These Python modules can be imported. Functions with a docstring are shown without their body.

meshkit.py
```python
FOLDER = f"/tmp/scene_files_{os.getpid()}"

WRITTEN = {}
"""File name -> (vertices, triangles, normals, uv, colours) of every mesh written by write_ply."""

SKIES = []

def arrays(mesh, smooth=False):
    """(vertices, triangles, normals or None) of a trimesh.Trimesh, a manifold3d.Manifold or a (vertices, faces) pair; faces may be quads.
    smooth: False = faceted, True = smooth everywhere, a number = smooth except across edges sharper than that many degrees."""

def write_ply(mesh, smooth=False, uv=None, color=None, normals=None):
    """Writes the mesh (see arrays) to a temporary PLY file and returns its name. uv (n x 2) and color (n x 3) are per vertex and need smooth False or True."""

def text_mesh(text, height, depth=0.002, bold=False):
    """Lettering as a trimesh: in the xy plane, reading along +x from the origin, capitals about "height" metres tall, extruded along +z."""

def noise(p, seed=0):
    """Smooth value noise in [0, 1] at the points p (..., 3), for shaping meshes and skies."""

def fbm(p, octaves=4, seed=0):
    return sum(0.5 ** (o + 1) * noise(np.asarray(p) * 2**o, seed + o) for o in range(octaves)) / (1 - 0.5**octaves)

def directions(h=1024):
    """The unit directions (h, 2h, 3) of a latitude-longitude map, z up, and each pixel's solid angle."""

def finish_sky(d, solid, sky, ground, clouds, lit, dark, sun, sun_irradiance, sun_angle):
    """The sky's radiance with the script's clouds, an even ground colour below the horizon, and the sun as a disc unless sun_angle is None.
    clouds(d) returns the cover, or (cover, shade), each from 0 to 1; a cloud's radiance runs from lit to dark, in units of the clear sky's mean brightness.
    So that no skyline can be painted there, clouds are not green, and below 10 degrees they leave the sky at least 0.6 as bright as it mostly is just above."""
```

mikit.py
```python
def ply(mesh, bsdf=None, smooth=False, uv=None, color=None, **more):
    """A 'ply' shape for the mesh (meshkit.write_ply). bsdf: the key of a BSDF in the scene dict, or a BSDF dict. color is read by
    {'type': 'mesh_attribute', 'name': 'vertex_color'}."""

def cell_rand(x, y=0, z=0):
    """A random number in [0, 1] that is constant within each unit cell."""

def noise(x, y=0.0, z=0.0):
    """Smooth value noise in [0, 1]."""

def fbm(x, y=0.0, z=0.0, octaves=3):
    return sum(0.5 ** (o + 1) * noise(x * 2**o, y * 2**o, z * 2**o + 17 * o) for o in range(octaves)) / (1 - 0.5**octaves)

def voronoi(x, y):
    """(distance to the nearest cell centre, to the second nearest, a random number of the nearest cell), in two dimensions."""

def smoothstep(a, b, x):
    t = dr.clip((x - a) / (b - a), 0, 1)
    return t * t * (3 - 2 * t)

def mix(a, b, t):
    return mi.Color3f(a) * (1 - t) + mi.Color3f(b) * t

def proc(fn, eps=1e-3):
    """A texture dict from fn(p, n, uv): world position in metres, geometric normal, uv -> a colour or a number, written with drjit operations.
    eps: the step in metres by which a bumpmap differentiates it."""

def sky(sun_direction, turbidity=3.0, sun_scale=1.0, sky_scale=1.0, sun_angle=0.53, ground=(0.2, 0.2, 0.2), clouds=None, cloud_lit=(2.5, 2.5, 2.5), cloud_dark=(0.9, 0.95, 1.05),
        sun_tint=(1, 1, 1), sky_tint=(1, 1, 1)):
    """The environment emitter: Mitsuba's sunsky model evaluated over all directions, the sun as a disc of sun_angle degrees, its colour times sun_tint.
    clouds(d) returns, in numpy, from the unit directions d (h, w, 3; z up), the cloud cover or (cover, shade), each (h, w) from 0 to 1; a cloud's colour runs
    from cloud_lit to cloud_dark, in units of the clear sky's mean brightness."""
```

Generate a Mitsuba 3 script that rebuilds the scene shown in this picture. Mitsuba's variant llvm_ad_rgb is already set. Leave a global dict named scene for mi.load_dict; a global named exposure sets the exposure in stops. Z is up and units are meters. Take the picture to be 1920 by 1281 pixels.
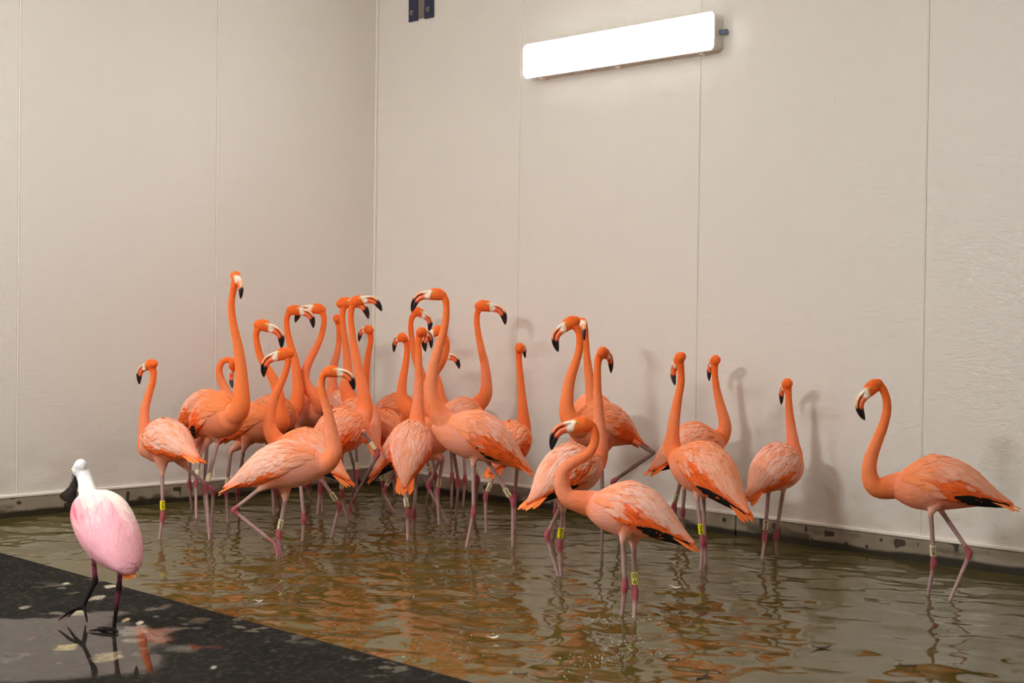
import math, random, numpy as np, trimesh, mitsuba as mi, mikit, meshkit, manifold3d as m3, drjit as dr
from scipy.interpolate import CubicSpline, PchipInterpolator
from mikit import noise, fbm, smoothstep, mix, voronoi
scene, labels = {'type': 'scene'}, {}
rng = np.random.default_rng(7)
V = lambda *a: np.array(a, float)
unit = lambda v: np.asarray(v, float) / np.linalg.norm(v)
T4 = mi.ScalarTransform4f
# ---------------------------------------------------------------- camera (origin: corner of the two walls at water level; x along the right wall, -y along the left wall)
W, H, FPX = 1920, 1281, 2670.0
CAM = V(7.347, -6.046, 1.10)
FW, RT, UP = V(-math.sqrt(.5), math.sqrt(.5), 0), V(math.sqrt(.5), math.sqrt(.5), 0), V(0, 0, 1)
PITCH, ROLL = math.radians(0.84), math.radians(0.75)
cf = FW * math.cos(PITCH) - UP * math.sin(PITCH)
cu0 = UP * math.cos(PITCH) + FW * math.sin(PITCH)
cu = cu0 * math.cos(ROLL) - RT * math.sin(ROLL)
cr = RT * math.cos(ROLL) + cu0 * math.sin(ROLL)
scene['camera'] = {'type': 'thinlens', 'aperture_radius': 0.006, 'focus_distance': 7.0, 'fov': math.degrees(2 * math.atan(W / 2 / FPX)), 'fov_axis': 'x', 'near_clip': 0.05, 'far_clip': 60,
                   'to_world': T4().look_at(origin=CAM.tolist(), target=(CAM + cf).tolist(), up=cu.tolist())}
exposure = 0.16
LAMP_RADIANCE = [16.9, 16.8, 16.4]      # the wall lamps: the one in view, a shorter one on the wall behind the camera
LAMP2_GAIN = 9.8
CEIL_GAIN = 1.3


def ray(px, py):
    return cf * FPX + cr * (px - W / 2) - cu * (py - H / 2)


def at(px, py, depth):
    """The point seen at a pixel of the photograph, at a distance along the view's horizontal axis."""
    d = ray(px, py)
    return CAM + d * (depth / (d @ FW))


def on_plane(px, py, axis, value):
    d = ray(px, py)
    return CAM + d * ((value - CAM[axis]) / d[axis])


def depth_of(p):
    return (p - CAM) @ FW


def lin(*c):
    c = np.asarray(c, float) / 255.0
    return np.where(c <= 0.04045, c / 12.92, ((c + 0.055) / 1.055) ** 2.4)


def tone_of(*c):
    return mi.Color3f(*[float(x) for x in lin(*c)])


def rgb(c):
    return {'type': 'rgb', 'value': [float(x) for x in c]}


# ---------------------------------------------------------------- helpers
def numbered(key):
    if key not in scene and key not in labels:
        return key
    k = 1
    while f'{key}_{k:03d}' in scene or f'{key}_{k:03d}' in labels:
        k += 1
    return f'{key}_{k:03d}'


def tag(key, label=None, cat=None, group=None, kind=None):
    d = {k: v for k, v in (('label', label), ('category', cat), ('group', group), ('kind', kind)) if v}
    labels[key] = d
    return key


def put(parent, name, mesh, bsdf, smooth=False, color=None, **more):
    key = numbered(parent + '__' + name) if parent else name
    scene[key] = mikit.ply(mesh, bsdf, smooth=smooth, color=color, **more)
    return key


def box(x0, x1, y0, y1, z0, z1, bevel=0.0):
    if bevel <= 0:
        m = trimesh.creation.box((x1 - x0, y1 - y0, z1 - z0))
    else:
        b = bevel
        a = m3.Manifold.cube((x1 - x0 - 2 * b, y1 - y0 - 2 * b, z1 - z0), True)
        c = m3.Manifold.cube((x1 - x0 - 2 * b, y1 - y0, z1 - z0 - 2 * b), True)
        d = m3.Manifold.cube((x1 - x0, y1 - y0 - 2 * b, z1 - z0 - 2 * b), True)
        m = tm(m3.Manifold.batch_hull([a, c, d]))
    m.apply_translation(((x0 + x1) / 2, (y0 + y1) / 2, (z0 + z1) / 2))
    return m


def tm(man):
    m = man.to_mesh()
    return trimesh.Trimesh(m.vert_properties[:, :3], m.tri_verts, process=False)


def relax(mesh, rounds=6, most=.007):
    """Softens the joins of a united body without letting it shrink."""
    from scipy.sparse import coo_matrix
    v0, f = np.array(mesh.vertices), np.asarray(mesh.faces)
    e = np.vstack([f[:, [0, 1]], f[:, [1, 2]], f[:, [2, 0]]])
    e = np.unique(np.sort(e, axis=1), axis=0)
    n = len(v0)
    A = coo_matrix((np.ones(2 * len(e)), (np.r_[e[:, 0], e[:, 1]], np.r_[e[:, 1], e[:, 0]])), (n, n)).tocsr()
    deg = np.maximum(np.asarray(A.sum(1)).ravel(), 1)[:, None]
    v = v0.copy()
    for k in range(rounds):
        v = v + .5 * (A @ v / deg - v)
        v = v - .52 * (A @ v / deg - v)
    d = v - v0
    L = np.linalg.norm(d, axis=1, keepdims=True)
    return trimesh.Trimesh(v0 + d * np.minimum(1, most / np.maximum(L, 1e-9)), f, process=False)


def to_man(mesh):
    return m3.Manifold(m3.Mesh(np.asarray(mesh.vertices, np.float32), np.asarray(mesh.faces, np.uint32)))


def grid_faces(n, m, closed=True):
    f = []
    for i in range(n - 1):
        for j in range(m if closed else m - 1):
            a, b = i * m + j, i * m + (j + 1) % m
            c, d = a + m, b + m
            f += [(a, b, d), (a, d, c)]
    return np.array(f)


def sweep(pts, ra, rb=None, n=12, side=None):
    """A closed tube along pts; ra: half size along the normal in the plane of the curve, rb: along the side."""
    pts, ra = np.asarray(pts, float), np.asarray(ra, float)
    rb = ra if rb is None else np.asarray(rb, float)
    t = np.gradient(pts, axis=0)
    t /= np.linalg.norm(t, axis=1, keepdims=True)
    if side is None:
        side = np.cross(t[0], UP)
        if np.linalg.norm(side) < 0.2:
            side = np.cross(t[0], V(1, 0.3, 0))
    rings, s = [], unit(side)
    ang = np.arange(n) * 2 * math.pi / n
    for p, q, a, b in zip(pts, t, ra, rb):
        s = unit(s - (s @ q) * q)
        k = np.cross(s, q)
        rings.append(p + np.cos(ang)[:, None] * k * a + np.sin(ang)[:, None] * s * b)
    v = np.vstack(rings + [pts[:1], pts[-1:]])
    f, m = grid_faces(len(pts), n), len(pts)
    i0, i1 = m * n, m * n + 1
    caps = [(i0, (j + 1) % n, j) for j in range(n)] + [(i1, (m - 1) * n + j, (m - 1) * n + (j + 1) % n) for j in range(n)]
    mesh = trimesh.Trimesh(v, np.vstack([f, caps]), process=False)
    if mesh.volume < 0:
        mesh.invert()
    return mesh


def spline(pts, step):
    pts = np.asarray(pts, float)
    u = np.concatenate([[0], np.cumsum(np.sqrt(np.linalg.norm(np.diff(pts, axis=0), axis=1)))])
    cs = CubicSpline(u, pts)
    q = cs(np.linspace(0, u[-1], 400))
    d = np.concatenate([[0], np.cumsum(np.linalg.norm(np.diff(q, axis=0), axis=1))])
    k = max(4, int(d[-1] / step))
    out = np.stack([np.interp(np.linspace(0, d[-1], k), d, q[:, i]) for i in range(3)], 1)
    return out


def sphere(c, r, n=16, scale=None, frame=None):
    s = trimesh.creation.icosphere(subdivisions=2 if n < 20 else 3, radius=1.0)
    v = s.vertices * (V(r, r, r) if scale is None else np.asarray(scale) * r)
    if frame is not None:
        v = v @ np.asarray(frame)
    m = trimesh.Trimesh(v + c, s.faces, process=False)
    if m.volume < 0:
        m.invert()
    return m


# ---------------------------------------------------------------- materials
def bsdf(key, d):
    scene[key] = d
    return key


def principled(color, rough, spec=0.5, **k):
    return {'type': 'principled', 'base_color': color if isinstance(color, dict) else rgb(color), 'roughness': float(rough), 'specular': float(spec), **k}


VC = {'type': 'mesh_attribute', 'name': 'vertex_color'}
bsdf('m_feather', {'type': 'twosided', 'n': principled(VC, 0.75, 0.25)})
bsdf('m_skin', {'type': 'bumpmap', 'arbitrary': mikit.proc(lambda p, n, uv: fbm(p.x * 160, p.y * 160, p.z * 160, 2), 1e-3), 'scale': 0.0022,
                'n': {'type': 'twosided', 'n': principled(VC, 0.8, 0.2)}})
bsdf('m_horn', {'type': 'twosided', 'n': principled(VC, 0.32, 0.5)})
bsdf('m_pupil', principled(lin(18, 14, 14), 0.15))
bsdf('m_iris', principled(lin(236, 205, 110), 0.25))
bsdf('m_ink', principled(lin(25, 24, 22), 0.6))
bsdf('m_band_cream', principled(lin(226, 213, 172), 0.45))
bsdf('m_band_yellow', principled(lin(240, 226, 20), 0.4))
bsdf('m_band_lime', principled(lin(226, 222, 105), 0.4))


def wall_relief(p, n, uv):
    return noise(p.x * 210 + p.y * 210, p.y * 0 + 3.0, p.z * 210) * 0.6 + noise(p.x * 90 + p.y * 90, 7.0, p.z * 90) * 0.4


def wall_color(p, n, uv):
    t = fbm(p.x * 1.1 + 3, p.y * 1.1, p.z * 0.9, 3)
    speck = smoothstep(0.975, 0.99, noise(p.x * 70 + p.y * 70, 5.0, p.z * 70)) * smoothstep(0.55, 0.7, noise(p.x * 3 + p.y * 3, 9.0, p.z * 3))
    low = smoothstep(0.55, 0.12, p.z) * smoothstep(0.35, 0.7, fbm(p.x * 5 + p.y * 5, 2.0, p.z * 9, 3))
    c = mix(tone_of(226, 222, 215), tone_of(231, 227, 221), t)
    c = mix(c, tone_of(196, 184, 165), low * 0.35)
    return mix(c, tone_of(120, 105, 90), speck * 0.4)


bsdf('m_wall', {'type': 'bumpmap', 'arbitrary': mikit.proc(wall_relief, 1.5e-3), 'scale': 0.0022,
                'n': {'type': 'twosided', 'n': principled(mikit.proc(wall_color), 0.32, 0.5)}})
bsdf('m_white_plastic', {'type': 'twosided', 'n': principled(lin(232, 228, 220), 0.4)})
bsdf('m_ceiling', {'type': 'twosided', 'n': principled(lin(225, 220, 210), 0.7)})


def kerb_color(p, n, uv):
    a = p.x + p.y * 1.0
    g = fbm(a * 6, p.z * 6, p.y * 2, 4)
    c = mix(tone_of(122, 112, 96), tone_of(158, 148, 131), g)
    pits = smoothstep(0.80, 0.86, noise(a * 26, p.z * 26, 4.0))
    c = mix(c, tone_of(60, 53, 43), pits)
    blot = smoothstep(0.50, 0.62, fbm(a * 4.5, p.z * 11, 1.5, 4)) * smoothstep(0.11, 0.04, p.z)
    c = mix(c, tone_of(62, 55, 40), blot * 0.85)
    edge = 0.028 + 0.022 * (fbm(a * 5, 3.0, 1.0, 3) - 0.4)
    return mix(c, tone_of(40, 35, 22), smoothstep(edge + 0.012, edge - 0.006, p.z))


bsdf('m_kerb', {'type': 'twosided', 'n': principled(mikit.proc(kerb_color), 0.6, 0.4)})


def water_color(p, n, uv):
    t = fbm(p.x * 1.3, p.y * 1.3, 2.0, 3)
    return mix(tone_of(98, 89, 43), tone_of(115, 105, 55), t)


def ripple(p, n, uv):
    q = p.x * 0.71 - p.y * 0.71
    r = p.x * 0.71 + p.y * 0.71
    return noise(q * 17 + 2 * noise(r * 5, q * 5), r * 11, 1.0)


bsdf('m_water', {'type': 'bumpmap', 'arbitrary': mikit.proc(ripple, 4e-3), 'scale': 0.0015,
                 'n': {'type': 'twosided', 'n': {'type': 'plastic', 'int_ior': 1.333, 'diffuse_reflectance': mikit.proc(water_color), 'nonlinear': True}}})


PUDDLE = on_plane(100, 1206, 2, 0.03)


def puddle(p):
    """1 where the deck lies under a film of water"""
    u, w = ((p.x - float(PUDDLE[0])) + (p.y - float(PUDDLE[1]))) * 0.7071, ((p.y - float(PUDDLE[1])) - (p.x - float(PUDDLE[0]))) * 0.7071
    e = dr.square(u / 0.46) + dr.square(w / 0.46)
    return smoothstep(1.2, 0.8, e + 1.9 * (fbm(p.x * 5.5, p.y * 5.5, 1.0, 5) - 0.5))


SPOTS = []


def deck_color(p, n, uv):
    g = fbm(p.x * 9, p.y * 9, 1.0, 4)
    c = mix(tone_of(9, 8, 7), tone_of(30, 27, 23), g)
    grit = smoothstep(0.62, 0.8, noise(p.x * 70, p.y * 70, 2.0))
    c = mix(c, tone_of(62, 57, 49), grit * 0.3)
    d = smoothstep(0.66, 0.74, fbm(p.x * 17 + 5, p.y * 17, 3.0, 4)) * smoothstep(0.45, 0.62, noise(p.x * 3.1, p.y * 3.1, 1.0))
    c = mix(c, tone_of(112, 104, 90), d * 0.55)
    for (x, y, a, b, tone) in SPOTS:
        e = dr.square(((p.x - x) * 0.707 + (p.y - y) * 0.707) / a) + dr.square(((p.x - x) * 0.707 - (p.y - y) * 0.707) / (b * 4.5)) + 1.8 * (fbm(p.x * 40, p.y * 40, 2.0, 3) - 0.5)
        c = mix(c, tone_of(*tone), smoothstep(1.25, 0.4, e) * (0.35 + 0.55 * noise(p.x * 90, p.y * 90, 5.0)))
    return mix(c, c * 0.6 + mi.Color3f(0.012, 0.011, 0.009), puddle(p))


def deck_relief(p, n, uv):
    return (fbm(p.x * 60, p.y * 60, 1.0, 3)) * (1 - puddle(p))


bsdf('m_deck', {'type': 'twosided', 'n': {'type': 'blendbsdf', 'weight': mikit.proc(lambda p, n, uv: puddle(p)),
                'dry': {'type': 'bumpmap', 'arbitrary': mikit.proc(deck_relief, 2e-3), 'scale': 0.006, 'n': principled(mikit.proc(deck_color), 0.8, 0.12)},
                'wet': {'type': 'plastic', 'int_ior': 1.33, 'diffuse_reflectance': mikit.proc(deck_color)}}})
bsdf('m_navy', principled(lin(30, 34, 72), 0.35))
bsdf('m_steel', principled(lin(150, 142, 132), 0.35, metallic=0.7))
bsdf('m_grey', principled(lin(118, 110, 102), 0.6))
bsdf('m_gland', principled(lin(110, 116, 150), 0.4))
bsdf('m_foam', principled(lin(225, 220, 205), 0.4))

# ---------------------------------------------------------------- the room
RX, RY, RZ = 8.9, -6.62, 3.75           # room: x 0..RX, y RY..0
KZ = 0.105                              # top of the concrete kerb
seam_x = [on_plane(px, 880, 1, 0.0)[0] for px in (966, 1302, 1727)]
PW = (seam_x[-1] - seam_x[0]) / 2
seams_r = [0.0] + seam_x
while seams_r[-1] + PW < RX:
    seams_r.append(seams_r[-1] + PW)
seams_r.append(RX)
seam_y = [on_plane(px, 880, 0, 0.0)[1] for px in (401, 31)]
seams_l = [0.0] + seam_y + [seam_y[-1] - (seam_y[0] - seam_y[1]), RY]


def wall(name, along, seams, fixed, inward):
    """Panels of a wall on a backing; along: 'x' or 'y', fixed: its plane, inward: sign of the direction to the room."""
    tag(name, None, None, None, 'structure')
    back = (fixed - inward * 0.10, fixed - inward * 0.030)
    lo, hi = min(seams), max(seams)
    b = sorted(back)
    put(name, 'backing', box(lo, hi, b[0], b[1], 0, RZ) if along == 'x' else box(b[0], b[1], lo, hi, 0, RZ), 'm_white_plastic')
    s = sorted(seams)
    for a, c in zip(s[:-1], s[1:]):
        y = sorted((fixed - inward * 0.030, fixed))
        g = 0.0022
        m = box(a + g, c - g, y[0], y[1], KZ + 0.012, RZ, 0.0035) if along == 'x' else box(y[0], y[1], a + g, c - g, KZ + 0.012, RZ, 0.0035)
        put(name, 'panel', m, 'm_wall')
    for a in s[1:-1]:
        y = sorted((fixed - inward * 0.004, fixed + inward * 0.0035))
        m = box(a - 0.0025, a + 0.0045, y[0], y[1], KZ + 0.012, RZ, 0.002) if along == 'x' else box(y[0], y[1], a - 0.0025, a + 0.0045, KZ + 0.012, RZ, 0.002)
        put(name, 'joint_strip', m, 'm_white_plastic')


wall('wall_right', 'x', seams_r, 0.0, -1)
wall('wall_left', 'y', seams_l, 0.0, 1)
wall('wall_rear', 'x', [0, 1.8, 3.6, 5.4, 7.2, RX], RY, 1)
wall('wall_near', 'y', [0, -1.8, -3.6, -5.4, RY], RX, -1)
tag('trim_1', kind='structure'); put(None, 'trim_1', box(0, RX, -0.014, 0.0, KZ, KZ + 0.018, 0.004), 'm_white_plastic')
tag('trim_2', kind='structure'); put(None, 'trim_2', box(0.0, 0.014, RY, 0, KZ, KZ + 0.018, 0.004), 'm_white_plastic')
tag('trim_3', kind='structure'); put(None, 'trim_3', box(-0.001, 0.016, -0.016, 0.001, KZ + 0.018, RZ, 0.004), 'm_white_plastic')
kx = on_plane(1380, 1010, 1, 0.0)[0]
tag('kerb_right', kind='structure')
put('kerb_right', 'block', box(0, kx - 0.002, -0.010, 0.09, -0.3, KZ, 0.004), 'm_kerb')
put('kerb_right', 'block', box(kx + 0.002, RX, -0.006, 0.09, -0.3, KZ, 0.004), 'm_kerb')
tag('kerb_left', kind='structure')
put('kerb_left', 'block', box(-0.09, 0.010, RY, -0.01, -0.3, KZ, 0.004), 'm_kerb')
tag('ceiling', kind='structure'); put(None, 'ceiling', box(-0.1, RX + 0.1, RY - 0.1, 0.1, RZ, RZ + 0.1), 'm_ceiling')
tag('floor', kind='structure'); put(None, 'floor', box(-0.1, RX + 0.1, RY - 0.1, 0.1, -0.34, -0.24), 'm_kerb')
DZ = 0.03
e0, e1 = on_plane(0, 1032, 2, DZ), on_plane(868, 1280, 2, DZ)
DECK_Y = (e0[1] + e1[1]) / 2
for (px, py, a, b, tone) in [(250, 1183, .052, .018, (205, 196, 178)), (262, 1168, .012, .008, (220, 212, 196)), (248, 1201, .036, .007, (190, 180, 160)), (183, 1122, .03, .012, (170, 160, 140)),
                             (124, 1094, .012, .005, (205, 196, 170)), (148, 1150, .032, .010, (190, 180, 150)), (206, 1100, .028, .008, (190, 182, 160)), (124, 1214, .034, .012, (214, 196, 132)),
                             (200, 1232, .045, .016, (200, 180, 135)), (400, 1252, .012, .005, (170, 165, 150)), (310, 1138, .022, .012, (92, 78, 66)), (375, 1164, .035, .014, (88, 74, 60)), (46, 1139, .02, .008, (140, 132, 116)),
                             (60, 1197, .012, .008, (110, 60, 34)), (272, 1223, .016, .007, (110, 50, 32)), (236, 1163, .012, .008, (196, 170, 130))]:
    q = on_plane(px, py, 2, DZ)
    SPOTS.append((float(q[0]), float(q[1]), a, b, tone))
tag('deck', kind='structure')
put(None, 'deck', box(0.0, RX, RY, DECK_Y, -0.24, DZ, 0.004), 'm_deck')

# ---------------------------------------------------------------- water
nx, ny = 860, 320
gx, gy = np.linspace(0.0, RX, nx), np.linspace(DECK_Y, 0.0, ny)
X, Y = np.meshgrid(gx, gy, indexing='ij')
Zw = np.zeros_like(X)
for lam, amp, ang, ph in [(0.62, .0022, 0.35, 0.3), (0.41, .0016, 1.25, 1.1), (0.29, .0011, -0.5, 2.0), (0.21, .0007, 2.2, 0.7), (0.155, .00055, 0.9, 3.1), (0.115, .00034, 1.9, 1.7), (0.088, .00022, 0.2, 2.6)]:
    wob = 2.2 * meshkit.fbm(np.stack([X * 0.9 + ph * 3, Y * 0.9, 0 * X], -1), 2, seed=int(ph * 10))
    Zw += 1.5 * amp * np.sin(2 * math.pi / lam * (X * math.cos(ang) + Y * math.sin(ang)) + ph + wob * 2.4)
RINGS = []                              # circles spreading from the legs, filled in below: (x, y, amplitude)


def finish_water():
    z = Zw.copy()
    for x, y, a in RINGS:
        r = np.hypot(X - x, Y - y)
        z += a * np.cos(2 * math.pi * r / 0.085) * np.exp(-r / 0.16)
    edge = np.minimum(np.minimum(X, RX - X), np.minimum(-Y, Y - DECK_Y))
    z *= np.clip(edge / 0.02, 0.15, 1)
    v = np.stack([X, Y, z], -1).reshape(-1, 3)
    f = grid_faces(nx, ny, closed=False)
    m = trimesh.Trimesh(v, f, process=False)
    if m.face_normals[0][2] < 0:
        m.invert()
    tag('pool_water', 'murky greenish brown pool water rippling around the legs of the flamingos', 'water', kind='structure')
    put(None, 'pool_water', m, 'm_water', smooth=True)


# ---------------------------------------------------------------- wall lamps
def lamp(x0, x1, z0, z1, wall_y, inward, gain, label, tilt=0.0):
    root = numbered('wall_lamp')
    tag(root, label, 'lamp')
    L, h, dpt = x1 - x0, z1 - z0, 0.105
    c = V((x0 + x1) / 2, wall_y, (z0 + z1) / 2)
    M = np.eye(4); M[:3, 3] = c
    if inward > 0:
        M[:3, :3] = np.diag([-1, -1, 1.0])
    def add(name, mesh, b, parent=root, **k):
        mesh = mesh.copy(); mesh.apply_transform(M)
        return put(parent, name, mesh, b, **k)
    # local: x along, -y to the room, z up
    rr = 0.028
    def slab(hx, hz, y0, y1, r, top=None):
        cs = m3.CrossSection.square((2 * hx - 2 * r, 2 * hz - 2 * r), True).offset(r, m3.JoinType.Round, 2.0, 32)
        s = 1.0 if top is None else top
        man = cs.extrude(y1 - y0, scale_top=(1 - (1 - s) * hz / hx, s))
        m = tm(man)
        m.vertices = np.stack([m.vertices[:, 0], -(m.vertices[:, 2] + y0), m.vertices[:, 1]], 1)
        if m.volume < 0:
            m.invert()
        return m
    add('housing', slab(L / 2 - 0.012, h / 2 - 0.012, 0.0, 0.082, rr), 'm_white_plastic', smooth=40)
    add('lens_rim', slab(L / 2 - 0.001, h / 2 - 0.001, 0.083, 0.0895, rr, 0.985), 'm_white_plastic', smooth=40)
    d = slab(L / 2 - 0.002, h / 2 - 0.002, 0.090, dpt + .002, rr, 0.93)
    add('diffuser', d, 'm_white_plastic', smooth=40, emitter={'type': 'area', 'radiance': rgb(np.array(LAMP_RADIANCE) * gain)})
    for fx in (-0.42, 0.0, 0.42):
        for sz in (-1, 1):
            add('clip', box(fx * L - 0.012, fx * L + 0.012, -0.062, -0.035, sz * (h / 2 + 0.002) - 0.005, sz * (h / 2 + 0.002) + 0.005, 0.002), 'm_white_plastic')
    g = trimesh.creation.cylinder(radius=0.014, height=0.04, sections=20)
    g.apply_transform(trimesh.transformations.rotation_matrix(math.pi / 2, [0, 1, 0])); g.apply_translation((L / 2 + 0.006, -0.022, 0))
    add('cable_gland', g, 'm_gland', smooth=40)
    return root


p_tl, p_bl, p_tr, p_br = on_plane(977, 84, 1, -.105), on_plane(981, 146, 1, -.105), on_plane(1336, 18, 1, -.105), on_plane(1337, 95, 1, -.105)
lx0, lx1 = (p_tl[0] + p_bl[0]) / 2, (p_tr[0] + p_br[0]) / 2
lz0, lz1 = (p_bl[2] + p_br[2]) / 2, (p_tl[2] + p_tr[2]) / 2
lamp(lx0, lx1, lz0, lz1, 0.0, -1, 1.1, 'glowing white rectangular lamp on the white panelled wall above the flamingos')
lamp(3.15, 3.15 + .55 * (lx1 - lx0), lz0, lz1, RY, 1, LAMP2_GAIN, 'shorter white rectangular lamp on the wall opposite the glowing one')

# two flush lights in the ceiling over the deck, behind the camera's view
for cx, end_ in ((1.3, 'flush white ceiling light over the black deck, nearer the left wall'), (3.3, 'flush white ceiling light over the black deck, farther from the left wall')):
    root = tag(numbered('ceiling_light'), end_, 'lamp', 'ceiling lights over the deck')
    put(root, 'frame', box(cx - .64, cx + .64, -5.0, -4.36, RZ - .02, RZ - .001, .004), 'm_white_plastic')
    put(root, 'diffuser', box(cx - .60, cx + .60, -4.96, -4.40, RZ - .028, RZ - .0205, .002), 'm_white_plastic', emitter={'type': 'area', 'radiance': rgb(np.array(LAMP_RADIANCE) * CEIL_GAIN)})

# navy bracket high on the right wall
b0, b1 = on_plane(766, 41, 1, -0.01), on_plane(812, 33, 1, -0.01)
root = tag(numbered('wall_bracket'), 'dark navy steel bracket with two bolts at the top of the wall near the corner', 'bracket')
bw = b1[0] - b0[0]
zb = (b0[2] + b1[2]) / 2
put(root, 'plate', box(b0[0], b0[0] + bw * 0.36, -0.012, 0, zb, zb + 0.5, 0.002), 'm_navy')
put(root, 'plate', box(b0[0] + bw * 0.64, b1[0], -0.012, 0, zb, zb + 0.5, 0.002), 'm_navy')
put(root, 'rail', box(b0[0] + bw * 0.36 + 0.001, b0[0] + bw * 0.64 - 0.001, -0.006, 0, zb + 0.01, zb + 0.5, 0.002), 'm_grey')
for fx, up_ in ((0.15, 0.055), (0.82, 0.055), (0.15, 0.30), (0.82, 0.30)):
    c = V(b0[0] + bw * fx, -0.012, zb + up_)
    def cyl(r, h, sec, dy):
        g = trimesh.creation.cylinder(radius=r, height=h, sections=sec)
        g.apply_transform(trimesh.transformations.rotation_matrix(math.pi / 2, [1, 0, 0])); g.apply_translation(c + V(0, -dy, 0))
        return g
    k = put(root, 'washer', cyl(0.017, 0.003, 24, 0.0015), 'm_steel', smooth=40)
    put(k, 'bolt_head', cyl(0.010, 0.010, 6, 0.008), 'm_steel')

# ---------------------------------------------------------------- flamingos
FS = np.array([0, .006, .03, .08, .15, .25, .35, .5, .65, .8, .9, .96, 1.0])
TOP = PchipInterpolator(FS, [0, .026, .060, .112, .180, .255, .298, .285, .228, .126, .058, .026, 0.0])
BOT = PchipInterpolator(FS, [0, -.026, -.052, -.086, -.120, -.146, -.148, -.115, -.075, -.040, -.024, -.012, 0.0])
WID = PchipInterpolator(FS, [0, .024, .050, .088, .135, .180, .202, .190, .145, .078, .038, .020, 0.004])
EDGE = PchipInterpolator([0, .10, .2, .32, .45, .6, .8, 1], np.radians([52, 62, 82, 100, 112, 120, 126, 130]))
HP = 1 / 389.0                          # head proportions below are in units of this many metres

ORANGE, VIVID, SALMON, PINK, PALE, LIGHT = lin(244, 122, 56), lin(240, 92, 28), lin(241, 138, 94), lin(243, 166, 148), lin(250, 208, 192), lin(248, 148, 86)
LEG, LEGD, JOINT, CREAM, BLACK, BILLO = lin(184, 150, 148), lin(132, 104, 100), lin(168, 84, 94), lin(240, 226, 206), lin(26, 20, 24), lin(240, 112, 66)


def leaf(n=5):
    t = np.linspace(0, 1, n)
    return t, np.interp(t, [0, .25, .6, .85, 1], [.55, .9, 1.0, .75, .12])


def seg_dist(p, a, b):
    ab = b - a
    t = np.clip(((p - a) @ ab) / (ab @ ab), 0, 1)
    return np.linalg.norm(p - a - t[:, None] * ab, axis=1), t


def smooth01(a, b, x):
    t = np.clip((x - a) / (b - a), 0, 1)
    return t * t * (3 - 2 * t)


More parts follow.
